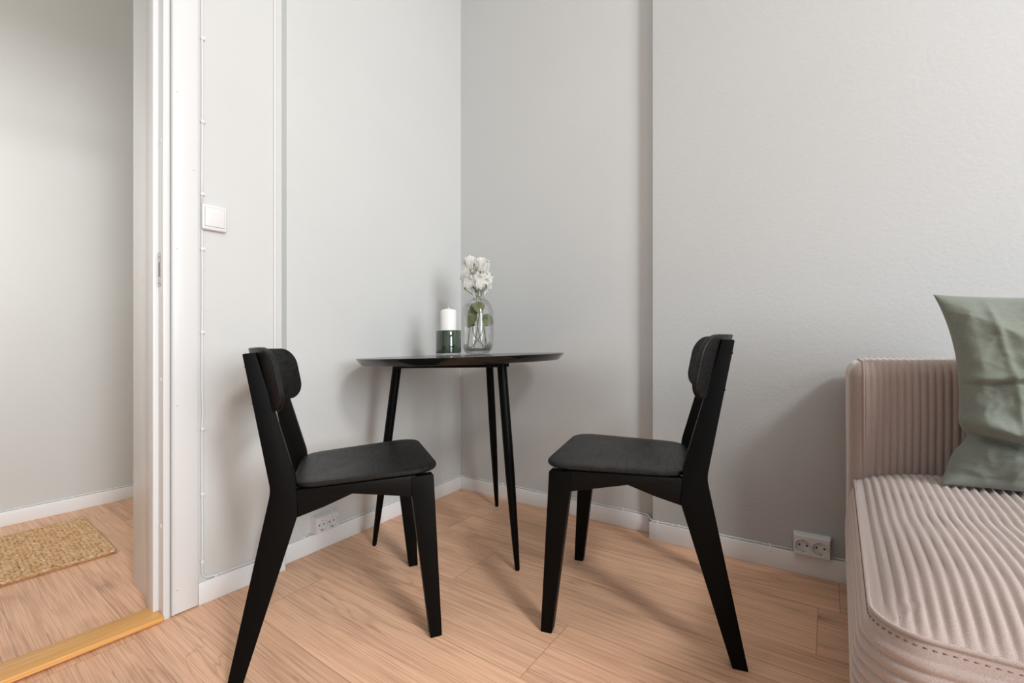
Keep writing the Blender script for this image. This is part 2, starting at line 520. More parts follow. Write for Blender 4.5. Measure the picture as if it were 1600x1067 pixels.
# door casing, lining with stop and strike plate, threshold
m = MB()
m.box(-.068, .0, WS, .003, .004, DH + .09, .0035)
m.box(-.0665, -.0625, WS, .0055, .004, DH + .09, .0015)
m.box(DW - .075, DW + .0, WS, .003, .004, DH + .09, .0035)
m.box(DW, -.068, WS, .003, DH + .012, DH + .09, .0035)
struct(m.xf(pl.M()).build('trim_1', TRIM))
nails(pl, [(-.055, 1.085, .003), (-.055, 1.55, .003), (-.012, 1.33, .003), (-.055, .075, .003), (-.055, .62, .003)], bpy.data.objects['trim_1'])
m = MB()
m.box(-.087, -.0715, -.115, -.001, .0, DH + .012, .002)          # lining edge and rebate
m.box(-.1005, -.086, -.112, -.044, .0, DH, .0022)                # door stop
m.box(-.080, -.0705, -.345, -.110, .0, DH, .0015)                # deep reveal board towards the hall
m.box(DW, DW + .015, -.345, -.001, .0, DH + .012, .002)
m.box(DW + .014, DW + .028, -.112, -.044, .0, DH, .002)
m.box(DW + .015, -.087, -.345, -.001, DH, DH + .012, .0015)
lin_ = struct(m.xf(pl.M()).build('trim_2', TRIM))
m = MB(); m.box(-.0885, -.0868, -.042, -.018, .975, 1.075, .0006, 1).xf(pl.M())
sp = m.build('strike_plate', METAL, lin_, label='steel strike plate')
for z0, z1 in ((1.003, 1.045),):
    MB().box(-.0890, -.0884, -.036, -.025, z0, z1).xf(pl.M()).build('latch_hole_shade', mat_plain('latch_recess_shade', rgb(128, 126, 120), .5), sp)  # flat grey plate in place of the hole, toned like its shaded inside
for z in (.986, 1.064):
    q = MB(); q.lathe([(0, 0), (.004, 0), (.004, .0012), (.0025, .002), (0, .002)], 14, M=Matrix.Translation((-.0884, -.030, z)) @ Matrix.Rotation(-PI / 2, 4, 'Y'))
    q.xf(pl.M()).build('screw', METAL, sp)
for z in (.27, .70, 1.40):
    q = MB(); q.lathe([(0, 0), (.007, 0), (.006, .002), (0, .003)], 16, M=Matrix.Translation((-.0868, -.022, z)) @ Matrix.Rotation(-PI / 2, 4, 'Y'))
    q.xf(pl.M()).build('plug_cap', TRIM, lin_)
m = MB(); m.box(DW + .012, -.0865, -.088, .009, .0, .015, .004, 3)
th = m.build('trim_3', OAK); th.matrix_world = pl.M(); struct(th)
# door leaf: stands open out of view behind the camera's left, hinged at the far jamb
m = MB(); m.box(DW - .005, DW + .035, .05, .86, .02, DH - .01, .003)
dr = struct(m.xf(pl.M()).build('door_1', TRIM))
m = MB(); m.tube([(DW + .035, .80, 1.03), (DW + .085, .80, 1.03)], .009); m.tube([(DW + .08, .80, 1.03), (DW + .085, .69, 1.03)], .009)
m.xf(pl.M()).build('door_handle', METAL, dr)


# ------------------------------------------------------------------ wall fittings
def clip_box(f, u, v, horizontal=True):
    m = MB()
    if horizontal:
        m.box(u - .004, u + .004, WS, -.0035, v - .006, v + .005, .0012)
    else:
        m.box(u - .005, u + .007, WS, -.0035, v - .0045, v + .0045, .0012)
    return m.xf(f.M())


def cable(label, pts, clips, r=.0034):
    m = MB(); m.tube(pts, r, 8)
    o = m.build('electrical_cable', CABLE, None, sharp=0)
    tag(o, label, 'cable', 'surface cables along the walls')
    for f, u, v, hz in clips:
        clip_box(f, u, v, hz).build('cable_clip', CABLE, o)
    return o


WC = -.0084
cable('thin white cable running up the door casing from the light switch to the ceiling',
      [pl.p(.0125 + .0006 * math.sin(z * 9), z, WC) for z in [1.237 + (HC - 1.237) * i / 24 for i in range(25)]],
      [(pl, .0128, z, False) for z in (1.75, 1.492, 1.268)])
pts = [pl.p(.0125 + .0004 * math.sin(z * 8) + (.0022 * math.exp(-((z - .60) / .035) ** 2)), z, WC) for z in [1.159 - (1.159 - .115) * i / 40 for i in range(41)]]
pts += [pl.p(.0125 + .024 * (1 - math.cos(a)), .098 - .0235 * math.sin(a), WC) for a in [PI / 2 * i / 8 for i in range(1, 9)]]
pts += [pl.p(u, .0722, WC) for u in (.06, .12, .18, .235, .252)]
pts += [rl.p(u, .0722, WC) for u in (-.004, .03, .07, .0995)]
cable('thin white cable dropping from the light switch, then along the skirting to the left socket',
      pts, [(pl, .0128, z, False) for z in (1.0975, .840, .5406, .3385, .1284)] + [(pl, .0493, .0722, True), (rl, .0697, .0722, True)])
pts = [rl.p(u, .0722, WC) for u in (.1995, .4, .7, .96)]
pts += [rr.p(u, .0722, WC) for u in (.012, .03, .3, .6, .9, 1.03)]
pts += [rr.p(1.041, .0722, -.002)] + [pr.p(.002, .0722, -.012), pr.p(.0065, .0725, WC + .001), pr.p(.02, .0722, WC), pr.p(.2, .0722, WC), pr.p(.472, .0722, WC)]
cable('thin white cable on the skirting round the room corner, between the two sockets',
      pts, [(rl, .2967, .0722, True), (rr, .057, .0722, True), (rr, .2871, .0722, True), (rr, .9307, .0722, True), (pr, .0271, .0722, True), (pr, .1066, .0722, True), (pr, .4064, .0722, True)])
cable('thin white cable on the skirting from the right socket behind the sofa',
      [pr.p(u, .0722, WC) for u in (.5765, .7, 1.2, 2.6)], [(pr, .85, .0722, True)])
cable('thin white cable along the skirting of the hall wall behind the doormat',
      [pl.p(u, .0722, -1.5484) for u in (-2.0, -1., 0., 1.4)], [])
hallc = bpy.data.objects['electrical_cable.004']
for u in (-.235, .085):
    m = MB(); m.box(u - .004, u + .004, -1.552, -1.5435, .066, .077, .0012).xf(pl.M()).build('cable_clip', CABLE, hallc)
cable('white upright cable beside the edge of the left wall above the left chair',
      [pl.p(.2305, z, WC) for z in (BB + .005, .6, 1.2, 1.9, HC)], [], .0038)

# light switch
sw = thing('light_switch', 'square white light switch beside the door casing', 'light switch', pl.p(.0428, 1.1585, WS))
R0 = Matrix.Translation(-Vector(sw.location))
m = MB(); m.box(.0085, .0770, WS, .004, 1.1585, 1.2375, .004, 3); m.xf(R0 @ pl.M()).build('switch_frame', PLASTIC, sw)
m = MB(); m.box(.0165, .0695, .003, .0062, 1.1690, 1.2275, .0012, 2)
m.xf(R0 @ pl.M()).build('switch_rocker', PLASTIC, sw)
m = MB(); m.box(.0155, .0705, .003, .0043, 1.1680, 1.2285, .0003, 1)
m.xf(R0 @ pl.M()).build('rocker_gap_shade', mat_plain('switch_gap_shade', rgb(170, 170, 168), .5), sw)  # grey plate round the rocker, coloured as the shade in its gap


# double wall sockets
def wall_socket(label, f, u0, u1, z0, z1, wf, taper=.004):
    base = f.p((u0 + u1) / 2, z0, WS)
    t = thing('wall_socket', label, 'wall socket', base, 0, 'double wall sockets on the skirting')
    R0 = Matrix.Translation(-base)
    m = MB(); rw = min((u1 - u0) / 2, z1 - z0) * .43; n = 32; um = (u0 + u1) / 2; zm = (z0 + z1) / 2 - .002
    iu0, iu1, iz0, iz1 = u0 + taper, u1 - taper, z0 + taper, z1 - taper
    # rim and sides
    bm_ = [(u0, WS, z0), (u1, WS, z0), (u1, WS, z1), (u0, WS, z1)]
    md = [(u0 + .001, wf - .006, z0 + .001), (u1 - .001, wf - .006, z0 + .001), (u1 - .001, wf - .006, z1 - .001), (u0 + .001, wf - .006, z1 - .001)]
    ft = [(iu0, wf, iz0), (iu1, wf, iz0), (iu1, wf, iz1), (iu0, wf, iz1)]
    m.rings([bm_, md, ft], cap=False)
    m.add(bm_, [[3, 2, 1, 0]])
    cells = ((iu0, um, (iu0 + um) / 2 + .0005), (um, iu1, (um + iu1) / 2 - .0005))
    for a, b, c in cells:
        outer = []
        inner = []
        for k in range(n):
            an = 2 * PI * (k + .5) / n; dx, dz = math.cos(an), math.sin(an)
            s = min(((b - c) if dx > 0 else (c - a)) / max(abs(dx), 1e-6), ((iz1 - zm) if dz > 0 else (zm - iz0)) / max(abs(dz), 1e-6))
            outer.append((c + dx * s, wf, zm + dz * s)); inner.append((c + dx * rw, wf, zm + dz * rw))
        # corners of the cell
        m.rings([outer, inner], cap=False)
        for sx, sz in ((a, iz0), (b, iz0), (b, iz1), (a, iz1)):
            near = sorted(range(n), key=lambda k: (outer[k][0] - sx) ** 2 + (outer[k][2] - sz) ** 2)[:2]
            m.add([(sx, wf, sz), outer[near[0]], outer[near[1]]], [[0, 1, 2]])
    m.xf(R0 @ f.M()).build('socket_housing', PLASTIC, t, sharp=25)
    for a, b, c in cells:
        m = MB()
        prof = [(0, -.011), (rw - .0012, -.011), (rw - .0004, 0.0), (rw + .0008, .0008), (rw + .0018, .0)]
        m.lathe(prof, 32, M=Matrix.Translation((c, wf, zm)) @ Matrix.Rotation(-PI / 2, 4, 'X'))
        w = m.xf(R0 @ f.M()).build('socket_well', PLASTIC, t)
        for du, dz in ((-.0088, 0), (.0088, 0)):
            q = MB(); q.lathe([(0, 0), (.0029, 0), (.0029, .0007), (0, .0007)], 14, M=Matrix.Translation((c + du * rw / .019, wf - .011, zm + dz)) @ Matrix.Rotation(-PI / 2, 4, 'X'))
            q.xf(R0 @ f.M()).build('contact_hole_shade', HOLE_SHADE, w)  # flat dark disc, painted as the shade inside a contact hole
        for sz in (-1, 1):
            q = MB(); q.box(c - .0022, c + .0022, wf - .0105, wf - .002, zm + sz * (rw - .0035) - .0012, zm + sz * (rw - .0035) + .0012, .0004, 1)
            q.xf(R0 @ f.M()).build('earth_clip', METAL, w)


wall_socket('white double wall socket on the left wall, behind the left chair', rl, .0965, .1930, .0745, .1390, .033)
wall_socket('white double wall socket on the back wall, beside the sofa', pr, .4735, .5745, .0700, .1360, .022)


# ------------------------------------------------------------------ dining chairs
def lerp(a, b, t): return a + (b - a) * t


def chain(keys, z):
    for (z0, a), (z1, b) in zip(keys, keys[1:]):
        if z <= z1: return lerp(a, b, (z - z0) / (z1 - z0))
    return keys[-1][1]


def round_corners(poly, rads, seg=6):
    out = []; n = len(poly)
    for i, p in enumerate(poly):
        r = rads[i]; p = Vector(p)
        if r <= 0: out.append(p); continue
        a = (Vector(poly[i - 1]) - p); b = (Vector(poly[(i + 1) % n]) - p)
        la, lb = a.length, b.length; a.normalize(); b.normalize()
        ang = a.angle(b); d = min(r / math.tan(ang / 2), la * .49, lb * .49)
        p0, p1 = p + a * d, p + b * d
        for k in range(seg + 1):
            t = k / seg
            out.append(p0 * (1 - t) ** 2 + p * 2 * t * (1 - t) + p1 * t * t)
    return out


def side_solid(poly, yfun, th, s, bevel=.003):
    """side-profile polygon (x, z) given thickness th; yfun(z) is the middle of the board; s the side"""
    m = MB()
    m.solid([Vector((x, s * yfun(z) - th / 2, z)) for x, z in poly], [Vector((x, s * yfun(z) + th / 2, z)) for x, z in poly], bevel, 3)
    return m


def make_chair(label, x, y, rz, group):
    t = thing('dining_chair', label, 'chair', (x, y, 0), rz, group)
    ll = local_lean(rz)
    kw = dict(lean=ll)
    yr = lambda z: chain([(0, .2004), (.434, .1702), (.80, .1520)], z)
    yf = lambda z: lerp(.2075, .1975, z / .42)
    rear = round_corners([(-.291, 0), (-.205, .432), (-.268, .768), (-.2395, .770), (-.150, .452), (-.145, .366), (-.2575, 0)],
                         [.002, .09, .004, .004, .12, .012, .003], 8)
    front = round_corners([(.207, 0), (.1865, .431), (.128, .431), (.130, .378), (.1765, 0)], [.003, .004, .002, .012, .003], 5)
    rail = round_corners([(.140, .4335), (-.158, .4268), (-.150, .358), (-.085, .378), (-.018, .4035), (.132, .378)],
                         [.0, .0, .0, .06, .012, .0], 8)
    for s in (-1, 1):
        lg = side_solid(rear, yr, .026, s, .005).build('leg', WZ, t, **kw)
        for z in (.738, .648):                   # bolts through the back of the post
            xr = lerp(-.205, -.268, (z - .432) / .336)
            q = MB(); q.lathe([(0, -.001), (.0052, -.001), (.0052, .0012), (.0038, .0018), (.0018, .0004), (0, .0004)], 14,
                              M=Matrix.Translation((xr, s * yr(z), z)) @ Matrix.Rotation(-PI / 2 + .18, 4, 'Y'))
            q.build('bolt', mat_bolt, lg, **kw)
        side_solid(front, yf, .030, s, .005).build('leg', WZ, t, **kw)
        m = MB()
        yy = lambda xx: lerp(.1695, .1975, (xx + .15) / .29)
        m.solid([Vector((a, s * yy(a) - .0135, b)) for a, b in rail], [Vector((a, s * yy(a) + .0135, b)) for a, b in rail], .002, 2)
        m.build('side_rail', WX, t, **kw)
    m = MB(); m.box(.145, .167, -.187, .187, .385, .4295, .002); m.build('front_rail', WY, t, **kw)
    m = MB(); m.box(-.168, -.150, -.160, .160, .375, .4265, .002); m.build('rear_rail', WY, t, **kw)
    # seat: rounded tapered board, slightly dished
    out = round_corners([(.205, -.222), (.205, .222), (-.160, .185), (-.160, -.185)], [.075, .075, .07, .07], 10)
    loops = []
    th = .0145
    for k, (ins, dz) in enumerate(((.010, -th), (.003, -th + .002), (.0, -th + .006), (.0, -.003), (.002, -.0006), (.004, 0.), (.03, -.0006), (.07, -.0016), (.11, -.0022), (.15, -.0024))):
        f = 1 - ins / .19
        loops.append([Vector((.022 + (p.x - .022) * f, p.y * f, lerp(.4413, .4512, (p.x + .16) / .36) + dz)) for p in out])
    m = MB().rings(loops, cap=True)
    m.build('seat', WY, t, sharp=40, **kw)
    # curved back panel with rounded corners
    HW, Z0, Z1, S, T = .222, .624, .783, .078, .014
    def shape(a, b):
        # superellipse-ish rounded rectangle: map square to rounded rect
        rx, rz_ = .052, .052
        yy = a * HW; zz = b * (Z1 - Z0) / 2
        ax, az = HW - rx, (Z1 - Z0) / 2 - rz_
        ex, ez = abs(yy) - ax, abs(zz) - az
        if ex > 0 and ez > 0:
            k = max(ex / rx, ez / rz_); l = math.hypot(ex / rx, ez / rz_)
            if l > 1e-9:
                ex2, ez2 = ex * k / l, ez * k / l
                yy = math.copysign(ax + ex2, yy); zz = math.copysign(az + ez2, zz)
        return yy, zz + (Z0 + Z1) / 2
    def panel(front, inset):
        def fn(u, v):
            a, b = u * 2 - 1, v * 2 - 1
            yy, zz = shape(a, b)
            yy *= 1 - inset / HW; zz = (Z0 + Z1) / 2 + (zz - (Z0 + Z1) / 2) * (1 - inset / ((Z1 - Z0) / 2))
            base = lerp(-.205, -.268, (zz - .432) / .336) + .031 - S * .475
            xx = base + S * (yy / HW) ** 2 - .003
            sl = 2 * S * yy / HW ** 2; nl = math.hypot(1, sl)
            d = T if front else 0.
            return (xx + d / nl, yy - d * sl / nl, zz)
        return fn
    nu, nv = 44, 18
    m = MB()
    m.grid(panel(False, 0), nu, nv); o1 = 0; N = (nu + 1) * (nv + 1)
    m.grid(panel(True, 0), nu, nv)
    per = [i * (nv + 1) for i in range(nu + 1)] + [nu * (nv + 1) + j for j in range(1, nv + 1)] + [i * (nv + 1) + nv for i in range(nu - 1, -1, -1)] + [j for j in range(nv - 1, 0, -1)]
    for a, b in zip(per, per[1:] + per[:1]):
        m.f.append([a, b, b + N, a + N])
    bp = m.build('backrest', WY, t, sharp=50, **kw)
    bv = bp.modifiers.new('edge', 'BEVEL'); bv.width = .0022; bv.segments = 2; bv.limit_method = 'ANGLE'; bv.angle_limit = math.radians(55)
    return t


mat_bolt = mat_plain('black_bolt', rgb(26, 26, 26), .3, Metallic=.6)
make_chair('black wooden dining chair on the left, in front of the left wall and its socket', -.4818, 1.3078, .3647, 'pair of black dining chairs')
make_chair('black wooden dining chair on the right, between the table and the sofa', .3272, 1.3134, 2.7815, 'pair of black dining chairs')

# ------------------------------------------------------------------ table
TX, TY, TZ = -.223, 1.787, .7395
ll = (K, 0)
tb = thing('dining_table', 'small round black dining table on three tapered legs in the corner', 'table', (TX, TY, 0))
m = MB(); m.lathe([(0, TZ - .026), (.30, TZ - .026), (.388, TZ - .0255), (.3905, TZ - .0245), (.4095, TZ - .0035), (.4105, TZ - .0016), (.4095, TZ - .0004), (.407, TZ), (.25, TZ), (0, TZ)], 96)
m.build('tabletop', WT, tb, sharp=30, lean=ll)
feet = [(-.566, 1.732), (-.003, 1.506), (-.095, 2.123)]
tops = []
for fx, fy in feet:
    d = Vector((fx - TX, fy - TY, 0)); l = d.length; d.normalize()
    a = d * l; b = d * (l * .745)
    b = Vector((b.x, b.y, TZ - .030)); tops.append(b)
    prof = [(0, .0065), (.006, .0085), (.12, .0112), (.45, .0165), (.62, .0172), (1, .0172)]
    m = MB(); m.tube([a.lerp(b, s) for s, r in prof], [r for s, r in prof], 24)
    # foot cut flat on the floor
    m.v = [Vector((p.x, p.y, max(p.z, .0))) for p in m.v]
    m.build('leg', WZ, tb, lean=ll, sharp=40)
m = MB()
tri = []
for b in tops:
    d = Vector((b.x, b.y, 0)).normalized(); sd = Vector((-d.y, d.x, 0))
    tri += [b - sd * .024 + d * .013, b + sd * .024 + d * .013]
ang = lambda p: math.atan2(p.y, p.x)
tri = sorted(tri, key=ang)
m.solid([Vector((p.x, p.y, TZ - .043)) for p in tri], [Vector((p.x, p.y, TZ - .0258)) for p in tri], .0025)
m.build('support_plate', WX, tb, lean=ll)

# ------------------------------------------------------------------ things on the table
def on_table(x, y): return (x + K * TZ, y, TZ)


def px_x(px, y):
    """floor-plan x of a picture column at depth y, on the table top"""
    return (px - 800) / 685. * y - K * TZ + K * .763


HX, HY = px_x(692.3, 1.83), 1.83
h = thing('candle_holder', 'short dark green glass candle holder beside the vase', 'candle holder', on_table(HX, HY))
ro, hh = .0528, .104
m = MB(); m.lathe([(0, .0105), (ro - .004, .0105), (ro - .0008, .0125), (ro, .016), (ro, hh - .002), (ro - .0012, hh), (ro - .0038, hh), (ro - .005, hh - .002), (ro - .005, .024), (ro - .012, .018), (0, .018)], 64)
m.build('green_glass_cup', HOLDER, h, lean=ll)
m = MB(); m.lathe([(0, 0), (ro - .003, 0), (ro - .0008, .0015), (ro - .0005, .0105), (ro - .004, .0118), (0, .0118)], 64)
m.build('clear_glass_foot', CRACKLE, h, lean=ll, label='clear glass foot')
c = thing('pillar_candle', 'white pillar candle standing in the green glass holder', 'candle', (HX + K * (TZ + .0182), HY, TZ + .0182))
rc, chh = .0332, .172
m = MB(); m.lathe([(0, 0), (rc, 0), (rc, chh - .004), (rc - .001, chh - .0015), (rc - .004, chh), (rc * .6, chh + .0035), (.004, chh + .007), (0, chh + .0065)], 48)
m.build('wax', WAX, c, lean=ll)
m = MB(); m.tube([(0, 0, chh + .005), (.0006, 0, chh + .011), (-.0015, .0008, chh + .016)], .0011, 8); m.build('wick', WICK, c, lean=ll)

VX, VY = px_x(738.6, 1.95), 1.95
va = thing('glass_vase', 'clear glass bottle vase holding white roses', 'vase', on_table(VX, VY))
vs = 1.95 / 685
prof = [(0, .004), (.030, .003), (.040, .0), (.046, .001), (.056, .010), (.0655, .026), (.0705, .045), (.0718, .065), (.0718, .150), (.0710, .178), (.0675, .200), (.0590, .222), (.0470, .238), (.0360, .2465), (.0300, .253), (.0284, .262), (.0288, .284), (.0308, .292), (.0300, .2935), (.0285, .291), (.0266, .283), (.0262, .262), (.0280, .251), (.0345, .2445)]
inner = [(.0455, .236), (.0572, .2200), (.0655, .199), (.0690, .178), (.0698, .150), (.0698, .065), (.0684, .046), (.063, .030), (.050, .019), (.03, .0155), (0, .0145)]
m = MB(); m.lathe(prof + inner, 72)
m.build('vase_body', CLEAR, va, lean=ll, sharp=0)
m = MB()
m.lathe([(0, .0055), (.044, .0045), (.054, .0125), (.0625, .026), (.0605, .0275), (.049, .0175), (.03, .0140), (0, .0135)], 56)
m.v = [Vector((p.x, p.y, p.z + .0012 * mnoise.noise(p * 160))) for p in m.v]
m.build('vase_base', CRACKLE, va, lean=ll, sharp=0, label='crackled glass base')


def petal(m, M, w, h, cup, flare, ruff, seed):
    """one petal rising from its base, curled over at the ruffled rim"""
    rnd = random.Random(seed); ph = rnd.random() * 9
    def fn(u, v):
        a = (u * 2 - 1)
        wid = w * (.35 + .75 * math.sin(min(v * 1.15, 1.) * PI / 2)) * (1 - .25 * max(0, v - .8) / .2)
        r = cup * math.sin(v * PI * .62) + flare * v ** 3.2
        x = a * wid
        y = r - .55 * x * x / max(w, .001) * (1 - .6 * v)
        z = h * (v - .10 * v ** 4) - flare * .35 * v ** 6
        k = v ** 3 * ruff
        y += k * math.sin(a * 7 + ph); z += k * .9 * math.sin(a * 9.5 + ph * 2) - .16 * h * abs(a) ** 2.2 * v ** 2
        return M @ Vector((x, y, z))
    m.grid(fn, 10, 9)


def rose(label, pos, tilt, azim, size, open_, seed, stem_pts, leaves):
    """pos: base of the bloom, in coordinates of the vase"""
    base = Vector((VX, VY, TZ))
    t = thing('white_rose', label, 'flower', on_table(VX, VY), 0, 'white roses in the vase')
    R = Matrix.Translation(pos) @ Matrix.Rotation(azim, 4, 'Z') @ Matrix.Rotation(tilt, 4, 'X')
    m = MB(); rnd = random.Random(seed)
    layers = [(3, .30, .95, .16, .0), (4, .42, 1., .30, .02), (5, .52, 1., .44, .10 * open_), (6, .58, .97, .56, .30 * open_), (7, .62, .88, .62, .55 * open_)]
    layers = layers[1:] if open_ > .5 else layers[:4]
    for k, (n, w, hgt, cup, flare) in enumerate(layers):
        for i in range(n):
            a = 2 * PI * (i + rnd.random() * .35) / n + k * .7
            petal(m, R @ Matrix.Rotation(a, 4, 'Z'), size * w, size * 1.45 * hgt * (.95 + .1 * rnd.random()), size * cup * (.75 + .25 * open_), size * flare, size * (.05 + .07 * open_), seed * 100 + k * 10 + i)
    m.build('bloom', PETAL, t, lean=ll, sharp=0, recalc=False)
    m = MB(); m.lathe([(0, -.006), (.003, -.005), (.0048, 0), (.006, .004), (.005, .006), (0, .003)], 14)
    for i in range(5):
        Mi = Matrix.Rotation(i * 2 * PI / 5, 4, 'Z')
        m.grid(lambda u, v, Mi=Mi: Mi @ Vector(((u - .5) * .008 * (1 - v), .005 + .007 * v, .004 + size * .55 * v - .012 * v * v)), 3, 5)
    m.xf(R).build('sepals', SEPAL, t, lean=ll, sharp=0, recalc=False)
    pts = [Vector(p) for p in stem_pts] + [R @ Vector((0, 0, -.004))]
    fin = []
    for i in range(len(pts) - 1):                     # Catmull-Rom smoothing
        p0, p1, p2, p3 = pts[max(i - 1, 0)], pts[i], pts[i + 1], pts[min(i + 2, len(pts) - 1)]
        for k in range(6):
            s = k / 6
            fin.append(.5 * ((2 * p1) + (p2 - p0) * s + (2 * p0 - 5 * p1 + 4 * p2 - p3) * s * s + (3 * p1 - p0 - 3 * p2 + p3) * s ** 3))
    fin.append(pts[-1])
    m = MB(); m.tube(fin, .0017, 8); m.build('stem', STEM, t, lean=ll, sharp=0)
    for (p, az, el, ln, roll) in leaves:
        m = MB()
        Ml = Matrix.Translation(p) @ Matrix.Rotation(az, 4, 'Z') @ Matrix.Rotation(el, 4, 'Y') @ Matrix.Rotation(roll, 4, 'X')
        def fn(u, v, ln=ln, Ml=Ml):
            a = u * 2 - 1
            w = ln * .46 * math.sin(PI * min(1, v * 1.0)) ** .8 * (1.15 - .5 * v)
            x = ln * v; y = a * w * (1 + .06 * math.sin(v * 60)); z = .12 * ln * abs(a) * math.sin(PI * v) - .25 * ln * v * v
            return Ml @ Vector((x, y, z))
        m.grid(fn, 8, 14)
        m.build('leaf', LEAF, t, lean=ll, sharp=0, recalc=False)
    return t


s_ = 1.95 / 685     # metres per picture pixel at the vase
def V3(px, py, dy=0.):
    return Vector(((px - 738.6) * s_, dy, (552.5 - py) * s_))


rose('white rose bud at the very top of the bouquet', V3(727, 420, .0), -.10, .5, .0445, .35, 1, [(.025, .01, .022), (.0, .0, .12), (-.006, 0, .25), (-.016, 0, .33)], [])
rose('white rose at the upper left of the bouquet, turned away to the left', V3(714, 427, .012), .75, 1.9, .0445, .55, 2, [(-.02, .02, .022), (.0, .015, .14), (.006, .008, .26)], [(Vector((-.004, .0, .225)), 2.5, .55, 0.073, .5)])
rose('half-open white rose in the upper middle of the bouquet', V3(743, 424, -.008), -.06, -.3, .0455, .3, 3, [(.045, -.01, .03), (.02, 0, .14), (.002, -.002, .26)], [(Vector((.0, -.012, .235)), -1.2, .95, 0.065, .2)])
rose('white rose at the upper right of the bouquet', V3(752, 427, .01), .45, -1.75, .0445, .7, 4, [(.032, .02, .022), (.03, .012, .12), (.012, .005, .25)], [])
rose('white rose at the lower left of the bouquet, above the vase neck', V3(719, 449, -.012), .62, 2.25, .0455, .85, 5, [(-.045, .0, .03), (-.035, -.01, .11), (-.012, -.01, .24)], [(Vector((-.008, -.012, .205)), 2.85, .85, 0.071, .9), (Vector((-.014, -.018, .14)), 2.5, .1, 0.048, .7)])
rose('white rose in the lower middle of the bouquet', V3(741, 452, -.022), .60, 3.2, .0445, .85, 6, [(.04, -.02, .026), (-.02, -.015, .10), (-.008, -.012, .22)], [(Vector((-.006, -.018, .18)), 3.5, .9, 0.071, -.7)])
rose('round open white rose at the lower right, facing the room', V3(752, 446, -.014), 1.12, 3.72, .049, 1., 7, [(-.04, .015, .024), (.018, .0, .10), (.012, -.008, .24)], [(Vector((.028, -.015, .125)), .75, -.95, 0.073, 1.2)])

# ------------------------------------------------------------------ sofa
SA = Vector((1.013, 1.362, 0)); srz = math.atan2(-.58, .8146)
sofa = thing('sofa', 'dusty pink corduroy sofa along the back wall', 'sofa', SA, srz)
sl = local_lean(srz)      # in the sofa's own axes: x along the wall, -y out into the room
PER = .0136


def rib(x): return (abs(math.sin(PI * x / PER))) ** .75


def ribbed_bar(prof, L, r, amp, x0=0.):
    """profile of (point, normal) in (y, z), swept along x with cord ribs and rounded ends"""
    m = MB(); rings = []
    xs = []
    for k in range(25):
        xs.append((r * (1 - math.cos(PI / 2 * k / 24)), r * (1 - math.sin(PI / 2 * k / 24)), 0))
    n = int((L - 2 * r) / PER * 8)
    mid = [(r + (L - 2 * r) * i / n, 0, 1) for i in range(1, n)]
    end = [(L - a, b, 0) for a, b, c_ in xs[::-1]]
    for x, ins, ribbed in xs + mid + end:
        ring = []
        for (p, nn) in prof:
            d = -ins
            if ribbed or ins < .014:
                d += amp * (rib(x) - 1) * (1 if ribbed else 1 - ins / .014)
            ring.append(Vector((x0 + x, p[0] + nn[0] * d, p[1] + nn[1] * d)))
        rings.append(ring)
    m.rings(rings, cap=True)
    return m


def rrect(y0, y1, z0, z1, r, n=7, side=6):
    """rounded rectangle with normals"""
    out = []
    cs = ((y1 - r, z0 + r, -PI / 2), (y1 - r, z1 - r, 0), (y0 + r, z1 - r, PI / 2), (y0 + r, z0 + r, PI))
    for i, (cy_, cz_, a0) in enumerate(cs):
        for k in range(n + 1):
            a = a0 + PI / 2 * k / n
            out.append(((cy_ + r * math.cos(a), cz_ + r * math.sin(a)), (math.cos(a), math.sin(a))))
        cy2, cz2, a2 = cs[(i + 1) % 4]
        a = a0 + PI / 2
        p = (cy_ + r * math.cos(a), cz_ + r * math.sin(a)); q = (cy2 + r * math.cos(a), cz2 + r * math.sin(a))
        for k in range(1, side):
            out.append(((lerp(p[0], q[0], k / side), lerp(p[1], q[1], k / side)), (math.cos(a), math.sin(a))))
    return out


SL = 1.75
back = ribbed_bar(rrect(-.285, -.025, .05, .706, .046), SL, .046, .0042)
for i, p in enumerate(back.v):                   # fullness and slight unevenness of the padding
    back.v[i] = p + Vector((.0025 * mnoise.noise(p * 5), .004 * mnoise.noise(p * 4 + Vector((3, 1, 2))), .004 * mnoise.noise(p * 3.3)))
bk = back.build('backrest', CORD, sofa, lean=sl, sharp=0)
# piping seam round the left end of the back
m = MB(); pr_ = rrect(-.2845, -.0255, .0505, .7055, .046, 8, 10)
m.tube([Vector((.030, p[0] - nn[0] * .0028, p[1] - nn[1] * .0028)) for p, nn in pr_] + [Vector((.030, pr_[0][0][0] - pr_[0][1][0] * .0028, pr_[0][0][1] - pr_[0][1][1] * .0028))], .0022, 6)
m.build('piping', CORD, bk, lean=sl, sharp=0)

# seat cushion: ribbed top panel, boxing band with cords running round it
SX0, SX1, SY0, SY1 = .010, SL - .012, -.995, -.283
RC = .060
def plan_loop(ins):
    p = [Vector((SX0, SY1))]
    for cx_, a0 in ((SX0 + RC, PI), (SX1 - RC, 1.5 * PI)):
        p += [Vector((cx_ + RC * math.cos(a0 + PI / 2 * k / 12), SY0 + RC + RC * math.sin(a0 + PI / 2 * k / 12))) for k in range(13)]
    p.append(Vector((SX1, SY1)))
    out = []
    n = len(p)
    for i in range(n):
        a, b = p[i], p[(i + 1) % n]
        k = max(1, int((b - a).length / .02))
        for j in range(k): out.append(a.lerp(b, j / k))
    return out
SEAM = .400
base_loop = plan_loop(0.)
NB = len(base_loop)
def offset_loop(d):
    out = []
    for i in range(NB):
        a, b, c_ = base_loop[i - 1], base_loop[i], base_loop[(i + 1) % NB]
        tg = (c_ - a).normalized(); out.append(b + Vector((tg.y, -tg.x)) * -d)
    return out
cen = Vector(((SX0 + SX1) / 2, (SY0 + SY1) / 2))
